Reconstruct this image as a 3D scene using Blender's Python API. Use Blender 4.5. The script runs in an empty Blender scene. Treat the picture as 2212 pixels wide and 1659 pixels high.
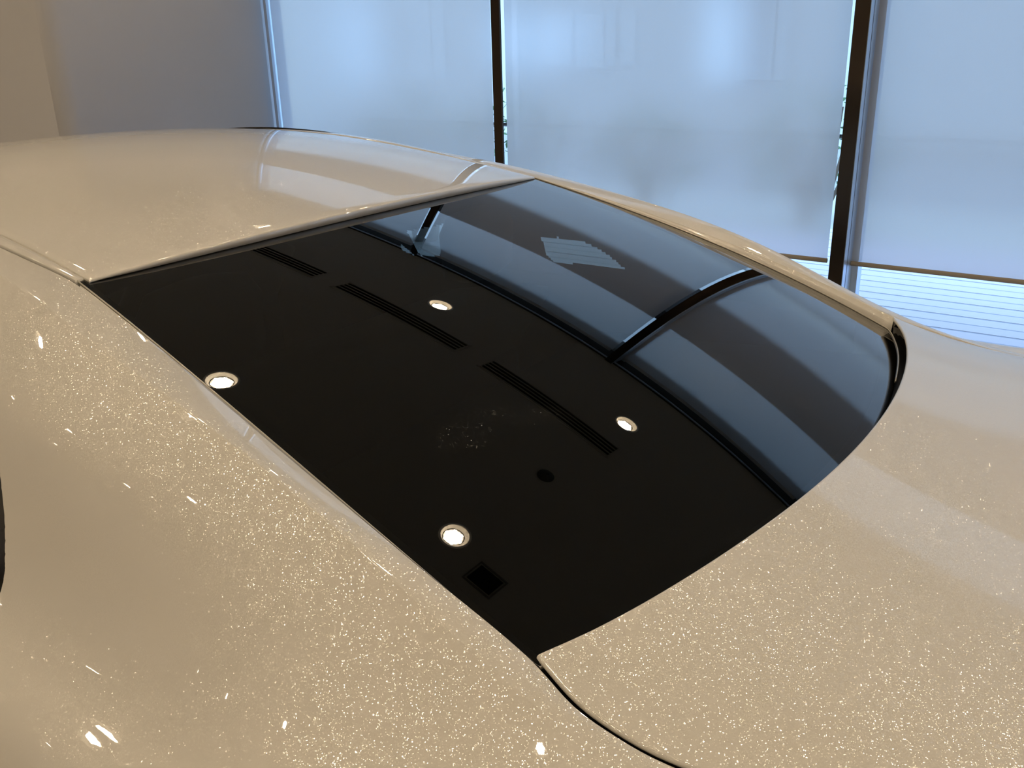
import bpy, bmesh, math, random
import numpy as np
from mathutils import Matrix, Vector
from mathutils.bvhtree import BVHTree

random.seed(7)
H = 1.62            # eye height of the camera; car and room are laid out relative to it
YC = 1.207          # centre line of the car
sc = bpy.context.scene
COL = sc.collection

# ------------------------------------------------------------------ camera
cd = bpy.data.cameras.new('camera')
cd.sensor_width = 36.0
cd.lens = 36.0 * 1968.0 / 2212.0
cd.clip_start = 0.02
cd.clip_end = 300
cam = bpy.data.objects.new('camera', cd)
COL.objects.link(cam)
R = ((0.81665194, 0.18510777, -0.54663948),
     (0.57663079, -0.30111102, 0.75949265),
     (-0.02401118, -0.9354503, -0.35264174))
m = Matrix.Identity(4)
for i in range(3):
    m[i][0] = R[i][0]
    m[i][1] = -R[i][1]
    m[i][2] = -R[i][2]
m[2][3] = H
cam.matrix_world = m
sc.camera = cam

# ------------------------------------------------------------------ sky, exposure
w = bpy.data.worlds.new('sky')
sc.world = w
w.use_nodes = True
nt = w.node_tree
bg = nt.nodes['Background']
tc = nt.nodes.new('ShaderNodeTexCoord')
sep = nt.nodes.new('ShaderNodeSeparateXYZ')
ramp = nt.nodes.new('ShaderNodeValToRGB')
nt.links.new(tc.outputs['Generated'], sep.inputs[0])
nt.links.new(sep.outputs['Z'], ramp.inputs[0])
nt.links.new(ramp.outputs[0], bg.inputs['Color'])
ramp.color_ramp.elements[0].position = 0.0
ramp.color_ramp.elements[0].color = (0.44, 0.68, 1.0, 1)
ramp.color_ramp.elements[1].position = 1.0
ramp.color_ramp.elements[1].color = (0.38, 0.64, 1.0, 1)
bg.inputs['Strength'].default_value = 5.5
sc.view_settings.view_transform = 'Standard'
sc.view_settings.look = 'None'
sc.view_settings.gamma = 1.0
sc.view_settings.use_curve_mapping = False
sc.view_settings.exposure = 0.0
LAMP = 300.0                      # radiance of the downlight lenses
LAMP_COL = (1.0, 0.80, 0.56)
cy = sc.cycles
cy.use_denoising = True
cy.max_bounces = 10
cy.diffuse_bounces = 5
cy.glossy_bounces = 6
cy.transmission_bounces = 8
cy.transparent_max_bounces = 12
cy.sample_clamp_indirect = 6.0
cy.caustics_reflective = False
cy.caustics_refractive = False

# ------------------------------------------------------------------ helpers
def mat(name, base=(.8, .8, .8), rough=.5, metal=0.0, coat=0.0, spec=.5, emis=None, estr=0.0, coat_rough=.03):
    M = bpy.data.materials.new(name)
    M.use_nodes = True
    b = M.node_tree.nodes['Principled BSDF']
    b.inputs['Base Color'].default_value = (*base, 1)
    b.inputs['Roughness'].default_value = rough
    b.inputs['Metallic'].default_value = metal
    b.inputs['Coat Weight'].default_value = coat
    b.inputs['Coat Roughness'].default_value = coat_rough
    b.inputs['Specular IOR Level'].default_value = spec
    if emis:
        b.inputs['Emission Color'].default_value = (*emis, 1)
        b.inputs['Emission Strength'].default_value = estr
    return M

def nodes(M):
    return M.node_tree.nodes, M.node_tree.links

def link_mesh(name, me, material, parent=None, smooth=False, kind=None):
    o = bpy.data.objects.new(name, me)
    COL.objects.link(o)
    if isinstance(material, (list, tuple)):
        for mm in material:
            me.materials.append(mm)
    elif material:
        me.materials.append(material)
    if smooth:
        me.polygons.foreach_set('use_smooth', [True] * len(me.polygons))
    if parent:
        o.parent = parent
        o.matrix_parent_inverse = Matrix.Translation(-parent.location) if parent.type == 'EMPTY' and parent.parent is None else Matrix.Identity(4)
    if kind:
        o['kind'] = kind
    return o

def obj_pd(name, verts, faces, material, parent=None, smooth=False, kind=None):
    me = bpy.data.meshes.new(name)
    me.from_pydata([tuple(map(float, v)) for v in verts], [], faces)
    me.update()
    return link_mesh(name, me, material, parent, smooth, kind)

class MB:
    """collects boxes, tubes, rings and grids into one mesh"""
    def __init__(s):
        s.v = []
        s.f = []
    def box(s, x0, x1, y0, y1, z0, z1):
        n = len(s.v)
        s.v += [(x, y, z) for x in (x0, x1) for y in (y0, y1) for z in (z0, z1)]
        s.f += [(n, n+1, n+3, n+2), (n+4, n+6, n+7, n+5), (n, n+4, n+5, n+1), (n+2, n+3, n+7, n+6), (n, n+2, n+6, n+4), (n+1, n+5, n+7, n+3)]
        return s
    def loops(s, loops, closed=True, cap0=False, cap1=False):
        n = len(s.v)
        k = len(loops[0])
        for L in loops:
            s.v += [tuple(p) for p in L]
        for i in range(len(loops) - 1):
            for j in range(k if closed else k - 1):
                a = n + i*k + j
                b = n + i*k + (j+1) % k
                s.f.append((a, b, b + k, a + k))
        if cap0:
            s.f.append(tuple(n + j for j in reversed(range(k))))
        if cap1:
            s.f.append(tuple(n + (len(loops)-1)*k + j for j in range(k)))
        return s
    def lathe(s, cx, cy_, prof, n=32, cap0=False, cap1=False):
        L = []
        for r, z in prof:
            L.append([(cx + r*math.cos(2*math.pi*i/n), cy_ + r*math.sin(2*math.pi*i/n), z) for i in range(n)])
        return s.loops(L, True, cap0, cap1)
    def mesh(s, name):
        me = bpy.data.meshes.new(name)
        me.from_pydata([tuple(map(float, p)) for p in s.v], [], s.f)
        me.update()
        return me
    def build(s, name, material, parent=None, smooth=False, kind=None):
        return link_mesh(name, s.mesh(name), material, parent, smooth, kind)

def bevel(o, wd, seg=2):
    b = o.modifiers.new('bevel', 'BEVEL')
    b.width = wd
    b.segments = seg
    b.limit_method = 'ANGLE'
    b.angle_limit = math.radians(40)
    return o

def empty(name, loc, label, cat, group=None):
    o = bpy.data.objects.new(name, None)
    COL.objects.link(o)
    o.location = loc
    o.empty_display_size = .1
    tag(o, label, cat, group)
    return o

def tag(o, label, cat, group=None):
    o['label'] = label
    o['category'] = cat
    if group:
        o['group'] = group
    return o

def struct(o):
    o['kind'] = 'structure'
    return o

# ------------------------------------------------------------------ materials
M_ceil = mat('ceiling_paint', (.40, .39, .355), .9, spec=.1)
M_wall = mat('wall_plaster', (.74, .73, .74), .85, spec=.2)
M_floor = mat('floor_tile', (.62, .58, .52), .25)
n_, l_ = nodes(M_floor)
brick = n_.new('ShaderNodeTexBrick')
brick.offset = 0
brick.inputs['Color1'].default_value = (.60, .565, .51, 1)
brick.inputs['Color2'].default_value = (.56, .53, .48, 1)
brick.inputs['Mortar'].default_value = (.34, .32, .29, 1)
brick.inputs['Scale'].default_value = 1.0
brick.inputs['Mortar Size'].default_value = .004
brick.inputs['Brick Width'].default_value = .6
brick.inputs['Row Height'].default_value = .6
tcn = n_.new('ShaderNodeTexCoord')
l_.new(tcn.outputs['Object'], brick.inputs['Vector'])
l_.new(brick.outputs['Color'], n_['Principled BSDF'].inputs['Base Color'])

M_bronze = mat('dark_bronze_frame', (.075, .06, .047), .22, 1.0)
M_bluef = mat('anodised_steel_frame', (.62, .72, .85), .35, .9)
M_black = mat('black_rubber', (.008, .008, .008), .45)
M_gap = mat('matt_black', (.004, .004, .004), .9, spec=.1)
M_white = mat('white_enamel', (.78, .76, .70), .45)
M_cup = mat('reflector_cup', (.93, .90, .82), .5)
M_hem = mat('hem_fabric', (.36, .31, .24), .8)
M_canopy = mat('canopy_soffit', (.07, .058, .05), .8)
M_concrete = mat('concrete', (.50, .49, .48), .8)
M_asphalt = mat('asphalt', (.34, .34, .35), .9)
M_wallout = mat('pale_render', (.55, .55, .55), .85)
M_winout = mat('reflective_pane', (.50, .55, .6), .06, 1.0)
M_leaf = mat('leaf', (.045, .13, .03), .5)
M_stem = mat('stem', (.12, .08, .05), .8)
M_deck = mat('deck_board', (.70, .66, .68), .6)
n_, l_ = nodes(M_deck)
tcn = n_.new('ShaderNodeTexCoord')
mp = n_.new('ShaderNodeMapping')
mp.inputs['Scale'].default_value = (1.5, 60, 60)
noi = n_.new('ShaderNodeTexNoise')
noi.inputs['Scale'].default_value = 1.2
noi.inputs['Detail'].default_value = 5
rp_ = n_.new('ShaderNodeValToRGB')
rp_.color_ramp.elements[0].color = (.66, .58, .66, 1)
rp_.color_ramp.elements[1].color = (.78, .69, .76, 1)
l_.new(tcn.outputs['Object'], mp.inputs[0])
l_.new(mp.outputs[0], noi.inputs['Vector'])
l_.new(noi.outputs[0], rp_.inputs[0])
l_.new(rp_.outputs[0], n_['Principled BSDF'].inputs['Base Color'])

def fabric_blind():
    """roller blind: diffuse + translucent weave with a small openness"""
    M = bpy.data.materials.new('roller_blind_fabric')
    M.use_nodes = True
    n, l = nodes(M)
    n.clear()
    out = n.new('ShaderNodeOutputMaterial')
    dif = n.new('ShaderNodeBsdfDiffuse')
    tra = n.new('ShaderNodeBsdfTranslucent')
    trp = n.new('ShaderNodeBsdfTransparent')
    a = n.new('ShaderNodeAddShader')
    mx = n.new('ShaderNodeMixShader')
    tc = n.new('ShaderNodeTexCoord')
    mp = n.new('ShaderNodeMapping')
    mp.inputs['Scale'].default_value = (420, 420, 420)
    wv = n.new('ShaderNodeTexNoise')
    wv.inputs['Scale'].default_value = 1.0
    wv.inputs['Detail'].default_value = 1.0
    mm = n.new('ShaderNodeMapRange')
    mm.inputs[3].default_value = .88
    mm.inputs[4].default_value = 1.12
    mixc = n.new('ShaderNodeVectorMath')
    mixc.operation = 'SCALE'
    mixc.inputs[0].default_value = (.195, .195, .195)
    l.new(tc.outputs['Object'], mp.inputs[0])
    l.new(mp.outputs[0], wv.inputs['Vector'])
    l.new(wv.outputs[0], mm.inputs[0])
    l.new(mm.outputs[0], mixc.inputs['Scale'])
    l.new(mixc.outputs[0], tra.inputs['Color'])
    dif.inputs['Color'].default_value = (.42, .41, .39, 1)
    trp.inputs['Color'].default_value = (1, 1, 1, 1)
    l.new(dif.outputs[0], a.inputs[0])
    l.new(tra.outputs[0], a.inputs[1])
    mx.inputs[0].default_value = .02
    rf = n.new('ShaderNodeBsdfRefraction')      # light scattered forwards through the weave
    rf.inputs['Roughness'].default_value = .46
    rf.inputs['IOR'].default_value = 1.13
    rf.inputs['Color'].default_value = (1, 1, 1, 1)
    mf = n.new('ShaderNodeMixShader')
    mf.inputs[0].default_value = .27
    l.new(a.outputs[0], mf.inputs[1])
    l.new(rf.outputs[0], mf.inputs[2])
    l.new(mf.outputs[0], mx.inputs[1])
    l.new(trp.outputs[0], mx.inputs[2])
    l.new(mx.outputs[0], out.inputs[0])
    return M
M_blind = fabric_blind()

def pane_glass(name, tint=(.92, .95, .96), ior=1.45):
    M = bpy.data.materials.new(name)
    M.use_nodes = True
    n, l = nodes(M)
    n.clear()
    out = n.new('ShaderNodeOutputMaterial')
    gl = n.new('ShaderNodeBsdfGlossy')
    gl.inputs['Roughness'].default_value = 0.0
    tr = n.new('ShaderNodeBsdfTransparent')
    tr.inputs['Color'].default_value = (*tint, 1)
    fr = n.new('ShaderNodeFresnel')
    fr.inputs['IOR'].default_value = ior
    mx = n.new('ShaderNodeMixShader')
    # both faces of the pane: 2R / (1 + R)
    m2 = n.new('ShaderNodeMath')
    m2.operation = 'MULTIPLY'
    m2.inputs[1].default_value = 2.0
    m1 = n.new('ShaderNodeMath')
    m1.operation = 'ADD'
    m1.inputs[1].default_value = 1.0
    dv = n.new('ShaderNodeMath')
    dv.operation = 'DIVIDE'
    l.new(fr.outputs[0], m2.inputs[0])
    l.new(fr.outputs[0], m1.inputs[0])
    l.new(m2.outputs[0], dv.inputs[0])
    l.new(m1.outputs[0], dv.inputs[1])
    l.new(dv.outputs[0], mx.inputs[0])
    l.new(tr.outputs[0], mx.inputs[1])
    l.new(gl.outputs[0], mx.inputs[2])
    l.new(mx.outputs[0], out.inputs[0])
    return M
M_pane = pane_glass('window_glass')
M_sideglass = pane_glass('dark_side_glass', (.16, .18, .17), 1.55)

def rear_glass_mat():
    """privacy tinted glass, with faint fingerprint smears on it"""
    M = pane_glass('tinted_rear_glass', (.155, .185, .16), 1.50)
    n, l = nodes(M)
    mx0 = [x for x in n if x.type == 'MIX_SHADER'][0]
    out = [x for x in n if x.type == 'OUTPUT_MATERIAL'][0]
    geo = n.new('ShaderNodeNewGeometry')
    total = None
    def spot(cx, cy_, cz, rx, ry, ang):
        mp = n.new('ShaderNodeMapping')
        mp.vector_type = 'TEXTURE'
        mp.inputs['Location'].default_value = (cx, cy_, cz)
        mp.inputs['Rotation'].default_value = (0, 0, ang)
        mp.inputs['Scale'].default_value = (rx, ry, 10)
        l.new(geo.outputs['Position'], mp.inputs[0])
        ln = n.new('ShaderNodeVectorMath')
        ln.operation = 'LENGTH'
        l.new(mp.outputs[0], ln.inputs[0])
        mr = n.new('ShaderNodeMapRange')
        mr.inputs[1].default_value = 1.0
        mr.inputs[2].default_value = .55
        mr.inputs[3].default_value = 0
        mr.inputs[4].default_value = 1
        l.new(ln.outputs['Value'], mr.inputs[0])
        return mr
    spots = [spot(*a) for a in SMEARS]
    acc = spots[0].outputs[0]
    for s in spots[1:]:
        ad = n.new('ShaderNodeMath')
        ad.operation = 'ADD'
        ad.use_clamp = True
        l.new(acc, ad.inputs[0])
        l.new(s.outputs[0], ad.inputs[1])
        acc = ad.outputs[0]
    no = n.new('ShaderNodeTexNoise')
    no.inputs['Scale'].default_value = 130
    no.inputs['Detail'].default_value = 6
    no.inputs['Distortion'].default_value = 2.5
    l.new(geo.outputs['Position'], no.inputs['Vector'])
    r1 = n.new('ShaderNodeMapRange')
    r1.inputs[1].default_value = .60
    r1.inputs[2].default_value = .80
    r1.inputs[3].default_value = .002
    r1.inputs[4].default_value = .22
    l.new(no.outputs[0], r1.inputs[0])
    vo = n.new('ShaderNodeTexVoronoi')
    vo.inputs['Scale'].default_value = 190
    l.new(geo.outputs['Position'], vo.inputs['Vector'])
    r2 = n.new('ShaderNodeMapRange')
    r2.inputs[1].default_value = .16
    r2.inputs[2].default_value = .06
    r2.inputs[3].default_value = 0
    r2.inputs[4].default_value = .75
    l.new(vo.outputs['Distance'], r2.inputs[0])
    n2 = n.new('ShaderNodeTexNoise')
    n2.inputs['Scale'].default_value = 75
    n2.inputs['Detail'].default_value = 2
    l.new(geo.outputs['Position'], n2.inputs['Vector'])
    g2 = n.new('ShaderNodeMath')
    g2.operation = 'GREATER_THAN'
    g2.inputs[1].default_value = .60
    l.new(n2.outputs[0], g2.inputs[0])
    m2 = n.new('ShaderNodeMath')
    m2.operation = 'MULTIPLY'
    l.new(r2.outputs[0], m2.inputs[0])
    l.new(g2.outputs[0], m2.inputs[1])
    a2 = n.new('ShaderNodeMath')
    a2.operation = 'ADD'
    l.new(r1.outputs[0], a2.inputs[0])
    l.new(m2.outputs[0], a2.inputs[1])
    m3 = n.new('ShaderNodeMath')
    m3.operation = 'MULTIPLY'
    l.new(a2.outputs[0], m3.inputs[0])
    l.new(acc, m3.inputs[1])
    df = n.new('ShaderNodeBsdfDiffuse')
    df.inputs['Color'].default_value = (.62, .62, .58, 1)
    mx = n.new('ShaderNodeMixShader')
    l.new(m3.outputs[0], mx.inputs[0])
    l.new(mx0.outputs[0], mx.inputs[1])
    l.new(df.outputs[0], mx.inputs[2])
    l.new(mx.outputs[0], out.inputs[0])
    return M

def pearl_paint():
    """white pearl: diffuse base, flake layer with one random tilt per flake, clear coat"""
    M = bpy.data.materials.new('white_pearl_paint')
    M.use_nodes = True
    n, l = nodes(M)
    b = n['Principled BSDF']
    out = n['Material Output']
    b.inputs['Base Color'].default_value = (.87, .83, .745, 1)
    b.inputs['Roughness'].default_value = .55
    b.inputs['Specular IOR Level'].default_value = .3
    b.inputs['Coat Weight'].default_value = 1.0
    b.inputs['Coat Roughness'].default_value = .012
    b.inputs['Coat IOR'].default_value = 1.62
    tc = n.new('ShaderNodeTexCoord')
    vo = n.new('ShaderNodeTexVoronoi')
    vo.inputs['Scale'].default_value = 1150.0
    l.new(tc.outputs['Object'], vo.inputs['Vector'])
    sub = n.new('ShaderNodeVectorMath')
    sub.operation = 'SUBTRACT'
    sub.inputs[1].default_value = (.5, .5, .5)
    l.new(vo.outputs['Color'], sub.inputs[0])
    scl = n.new('ShaderNodeVectorMath')
    scl.operation = 'SCALE'
    scl.inputs['Scale'].default_value = .48
    l.new(sub.outputs[0], scl.inputs[0])
    geo = n.new('ShaderNodeNewGeometry')
    add = n.new('ShaderNodeVectorMath')
    add.operation = 'ADD'
    l.new(geo.outputs['Normal'], add.inputs[0])
    l.new(scl.outputs[0], add.inputs[1])
    nrm = n.new('ShaderNodeVectorMath')
    nrm.operation = 'NORMALIZE'
    l.new(add.outputs[0], nrm.inputs[0])
    g = n.new('ShaderNodeBsdfGlossy')
    g.inputs['Color'].default_value = (.95, .92, .86, 1)
    g.inputs['Roughness'].default_value = .14
    l.new(nrm.outputs[0], g.inputs['Normal'])
    # coat over both: separate coat shader
    p2 = n.new('ShaderNodeMixShader')
    p2.inputs[0].default_value = .16
    l.new(b.outputs[0], p2.inputs[1])
    l.new(g.outputs[0], p2.inputs[2])
    l.new(p2.outputs[0], out.inputs[0])
    return M
M_paint = pearl_paint()
M_cabin = mat('cabin_trim', (.012, .012, .012), .9, spec=.1)
M_seat = mat('seat_leather', (.03, .027, .025), .6)
M_tyre = mat('tyre_rubber', (.02, .02, .02), .8)
M_alloy = mat('alloy', (.6, .6, .62), .25, 1.0)
M_lampred = mat('tail_lamp_red', (.35, .01, .01), .1, coat=1.0)
M_lampclr = mat('head_lamp_clear', (.6, .62, .65), .1, .5, coat=1.0)

# ------------------------------------------------------------------ room shell
ZC = 3.816       # ceiling
YW = 4.5        # plane of the blinds
XL = -5.30      # pier beside the windows
X1 = 7.2        # right wall
Y0 = -6.60      # wall behind the camera
XF = -9.75      # far end of the left recess
PX, PY = 1.77, 1.85
LX = [-7.85, -6.05, -4.25, -2.365, -.635, 1.095, 2.825, 4.555, 6.285]
LY = [3.72 - 1.875*j for j in range(6)]

def slab(name, x0, x1, y0, y1, z0, z1, material):
    return struct(MB().box(x0, x1, y0, y1, z0, z1).build(name, material))

slab('floor', XF, X1, Y0, 4.70, -.12, 0, M_floor)
# ceiling with a round hole for every downlight
mb = MB()
NR = 24
def cell(x0, x1, y0, y1, cx, cy_, r, z):
    n = len(mb.v)
    ring, sq = [], []
    for i in range(NR):
        a = 2*math.pi*i/NR
        c, s = math.cos(a), math.sin(a)
        ring.append((cx + r*c, cy_ + r*s, z))
        k = min((x1-cx)/c if c > 1e-9 else (x0-cx)/c if c < -1e-9 else 1e9, (y1-cy_)/s if s > 1e-9 else (y0-cy_)/s if s < -1e-9 else 1e9)
        sq.append((cx + k*c, cy_ + k*s, z))
    mb.v += ring + sq
    for i in range(NR):
        j = (i+1) % NR
        mb.f.append((n+i, n+j, n+NR+j, n+NR+i))
    # corners
    for (X, Y) in ((x1, y1), (x0, y1), (x0, y0), (x1, y0)):
        a = math.atan2(Y-cy_, X-cx) % (2*math.pi)
        i = int(a/(2*math.pi)*NR) % NR
        j = (i+1) % NR
        q = len(mb.v)
        mb.v.append((X, Y, z))
        mb.f.append((n+NR+i, n+NR+j, q))
xs = [LX[0]-.9] + [(p+q)/2 for p, q in zip(LX[:-1], LX[1:])] + [X1]
ys = [4.70] + [(p+q)/2 for p, q in zip(LY[:-1], LY[1:])] + [LY[-1]-.93]
for i, cx in enumerate(LX):
    for j, cyy in enumerate(LY):
        cell(xs[i], xs[i+1], ys[j+1], ys[j], cx, cyy, .083, ZC)
ceil = struct(mb.build('ceiling', M_ceil))
slab('ceiling_slab', XF-.1, X1+.1, Y0-.1, 4.70, ZC+.14, ZC+.26, M_concrete).name = 'ceiling'
slab('ceiling_edge', XF, xs[0]+.001, Y0, 4.70, ZC, ZC+.02, M_ceil).name = 'ceiling'
slab('ceiling_edge', XF, X1, Y0, ys[-1]+.001, ZC, ZC+.02, M_ceil).name = 'ceiling'
slab('wall_right', X1, X1+.12, Y0, 4.70, 0, ZC+.14, M_wall)
slab('wall_back', XF, X1, Y0-.12, Y0, 0, ZC+.14, M_wall)
slab('wall_left', XF-.12, XF, Y0, 2.98, 0, ZC+.14, M_wall)
# pier: L-shaped block with a rounded corner at (XL, 2.98)
rc = .10
plan = [(XF, 2.98)]
for k in range(13):
    a = -math.pi/2 + math.pi/2*k/12
    plan.append((XL-rc + rc*math.cos(a), 2.98+rc + rc*math.sin(a)))
plan += [(XL, 4.53), (XL-.05, 4.62), (XF, 4.62)]
mb = MB().loops([[(x, y, 0) for x, y in plan], [(x, y, ZC+.14) for x, y in plan]], True, True, True)
o = struct(mb.build('wall_front', M_wall))
o.data.polygons.foreach_set('use_smooth', [1 < i < 14 for i in range(len(o.data.polygons))])

# ------------------------------------------------------------------ windows, mullions, blinds
panels = [(-5.17, -3.325), (-3.228, -1.302), (-1.186, .62), (.74, 2.60), (2.72, 4.58), (4.70, 6.55)]
mull = [(-5.205, -5.178), (-3.233, -3.175), (-1.254, -1.1905), (.66, .72), (2.64, 2.70), (4.62, 4.68), (6.60, 6.66)]
YG = 4.575
for i, (a, b) in enumerate(mull):
    if i == 0:
        o = MB().box(a, b, 4.47, 4.62, 0, ZC).build('mullion', M_bluef)
        nm = 'trim_1'
    else:
        o = MB().box(a, b, 4.38, 4.395 if i == 1 else 4.60, 0, ZC).build('mullion', M_bronze)
        nm = 'trim_%d' % (i+1)
    o.name = nm
    struct(o)
    if i > 1:
        # pale steel side liner with a dark joint, on the flank of the post
        s = MB().box(b, b+.0025, 4.384, 4.434, 0, ZC).box(b, b+.0035, 4.440, 4.60, 0, ZC).build('side_liner', M_bluef, o)
        f = MB().box(b+.002, b+.032, 4.53, 4.60, 0, ZC).build('glazing_bead', M_bluef, o)
        s2 = MB().box(a-.0025, a, 4.384, 4.60, 0, ZC).build('side_liner', M_bronze, o)
struct(MB().box(XL, X1, 4.40, 4.60, ZC-.022, ZC).build('trim_8', M_bronze))
struct(MB().box(XL, X1, 4.53, 4.62, 0, .035).build('trim_9', M_bronze))
struct(MB().box(XL, X1, 4.40, 4.42, ZC-.032, ZC-.022).build('trim_10', M_bluef))
names = ['leftmost, next to the pier, partly hidden by the car roof', 'between the first and second dark posts',
         'right of the wide dark post', 'fourth along the glass wall', 'fifth along the glass wall', 'last, by the right wall']
labels = ['pale blue-grey roller blind nearest the grey pier, above the car roof',
          'wide pale roller blind between the two dark bronze posts',
          'pale blue roller blind right of the right-hand dark post',
          'roller blind fourth from the grey pier', 'roller blind fifth from the grey pier', 'roller blind last before the right wall']
HEM = .555
for i, (a, b) in enumerate(panels):
    # pane
    g = obj_pd('window_%d' % (i+1), [(mull[i][1]-.01, YG, .03), (mull[i+1][0]+.01, YG, .03), (mull[i+1][0]+.01, YG, ZC-.03), (mull[i][1]-.01, YG, ZC-.03)], [(0, 1, 2, 3)], M_pane)
    struct(g)
    t = empty('roller_blind', ((a+b)/2, YW, ZC), labels[i], 'blind', 'roller blinds along the glass wall')
    obj_pd('blind_fabric', [(a, YW, HEM+.018), (b, YW, HEM+.018), (b, YW, ZC-.105), (a, YW, ZC-.105)], [(0, 1, 2, 3)], M_blind, t)
    mb = MB()
    L = []
    for x in (a, b):
        L.append([(x, YW + .009*math.cos(q*math.pi/6), HEM+.0105 + .0115*math.sin(q*math.pi/6)) for q in range(12)])
    mb.loops(L, True, True, True)
    mb.build('hem_bar', M_hem, t)
    mb = MB()
    L = [[(x, YW + .02*math.cos(q*math.pi/8), ZC-.085 + .02*math.sin(q*math.pi/8)) for q in range(16)] for x in (a+.01, b-.01)]
    mb.loops(L, True, True, True)
    mb.build('roller_tube', M_blind, t)
# gap glass left of the first post
struct(obj_pd('window_7', [(XL-.02, YG, .03), (mull[0][0]+.002, YG, .03), (mull[0][0]+.002, YG, ZC-.03), (XL-.02, YG, ZC-.03)], [(0, 1, 2, 3)], M_pane))

# ------------------------------------------------------------------ outdoors
deck = empty('timber_deck', (0, 5.6, -.02), 'pale grey deck of long boards outside below the blinds', 'deck')
yb = 4.64
k = 0
me0 = None
while yb < 8.0:
    for (x0, x1) in ((-9.0, -1.66 - .9*(k % 2)), (-1.655 - .9*(k % 2), 8.0)):
        me = MB().box(x0, x1, yb+.010, yb+.142, -.0060, -.002 - .001*(k % 2)).mesh('deck_board')
        link_mesh('deck_board', me, M_deck, deck)
    yb += .152
    k += 1
struct(MB().box(-12, 10, 4.62, 8.1, -.20, -.0036).build('deck_base', mat('joint_grey', (.42, .42, .50), .8))).name = 'trim_11'
pave = struct(MB().box(-30, 30, 8.1, 40, -.25, -.08).build('pavement', M_concrete))
road = struct(MB().box(-30, 30, 10.5, 15.0, -.08, -.06).build('road', M_asphalt))
can = MB().box(XL-6, 12, 4.66, 6.3, 2.882, 3.06).build('canopy', M_canopy)
bevel(can, .01)
tag(can, 'dark flat entrance canopy projecting outside above the windows', 'canopy')
MBp = MB().box(XL-6, 12, 4.60, 5.15, ZC+.14, ZC+.5).build('added_eave', M_wallout)  # unseen outdoor eave, added and sized to dim the blinds towards the top
MBp.name = 'ceiling'
struct(MBp)
struct(MB().box(XL-4.3, XL-.05, 4.62, 4.655, 0, ZC+.14).build('wall_outside', M_wallout))

# building across the road: pale front with glossy shop windows
bld = empty('shop_building', (-5, 16.0, 0), 'pale building across the road, dimly seen through the blinds', 'building')
MB().box(-30, 22, 16.2, 24, 0, 13.0).build('wall', M_wallout, bld)
for k in range(-2, 1):
    off = k*7.6
    for (a, b, c, d) in ((-10.59, -9.96, 1.14, 2.09), (-9.86, -9.25, 1.08, 2.07), (-9.20, -9.0, 1.12, 2.13), (-8.89, -8.58, 1.14, 2.13),
                         (-6.55, -5.93, .88, 2.6), (-5.88, -5.55, .88, 2.6)):
        MB().box(a+off, b+off, 16.12, 16.2, c, d).build('window', M_winout, bld)
MB().box(-30, 22, 15.9, 16.2, 3.4, 3.7).build('cornice', M_white, bld)

col = empty('clad_column', (-10.3, 9.6, -.08), 'pale clad column outside, seen through the leftmost blind', 'column')
for q, (z0, z1) in enumerate(((-.08, 1.80), (1.812, 3.4), (3.412, 5.0))):
    MB().box(-10.60, -10.0, 9.4, 10.0, z0, z1).build('cladding_panel', M_white, col)
# shrubs beyond the deck
def shrub(x, y, s, label, n=260, z0=-.05):
    t = empty('shrub', (x, y, min(z0, 0)), label, 'shrub', 'shrubs outside the glass wall')
    if z0 > 0:
        mb = MB().lathe(x, y, [(.0, 0), (.11, 0), (.14, z0), (.15, z0+.01), (.13, z0+.01), (.12, z0-.02), (0, z0-.02)], 20)
        mb.build('pot', M_concrete, t, True)
    mb = MB()
    for k in range(5):
        a = k*1.3
        L = []
        for q in range(4):
            h = q/3
            L.append([(x + .02*math.cos(b)*(1-h*.6) + h*.25*s*math.cos(a), y + .02*math.sin(b)*(1-h*.6) + h*.25*s*math.sin(a), z0 - .03*(z0 > 0) + h*.7*s) for b in (0, 1.57, 3.14, 4.71)])
        mb.loops(L, True)
    mb.build('stem', M_stem, t)
    mb = MB()
    for k in range(n):
        a, b = random.uniform(0, 6.28), math.acos(random.uniform(-.9, 1))
        rr = .5*s*random.uniform(.55, 1)
        c = Vector((x + rr*math.sin(b)*math.cos(a), y + rr*math.sin(b)*math.sin(a), .42*s + max(z0, 0) + rr*.85*math.cos(b)))
        u = Vector((random.uniform(-1, 1), random.uniform(-1, 1), random.uniform(-.6, .6))).normalized()*.055
        v = u.cross(Vector((random.uniform(-1, 1), random.uniform(-1, 1), 1))).normalized()*.022
        q = len(mb.v)
        mb.v += [tuple(c-u), tuple(c+v), tuple(c+u), tuple(c-v)]
        mb.f.append((q, q+1, q+2, q+3))
    o = mb.build('foliage', M_leaf, t)
    o['kind'] = 'stuff'
shrub(-5.25, 6.05, .62, 'small green shrub on the deck close to the glass, seen through the car', 420, .20)
shrub(-5.6, 8.5, 1.5, 'green shrub beyond the deck, right of the pale clad column')
shrub(-4.2, 8.7, 1.3, 'green shrub beyond the deck behind the first blind')
shrub(-7.0, 8.6, 1.4, 'green shrub beyond the deck left of the pier')
shrub(-2.65, 8.9, 1.5, 'green shrub glimpsed in the slit beside the right-hand dark post')

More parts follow.
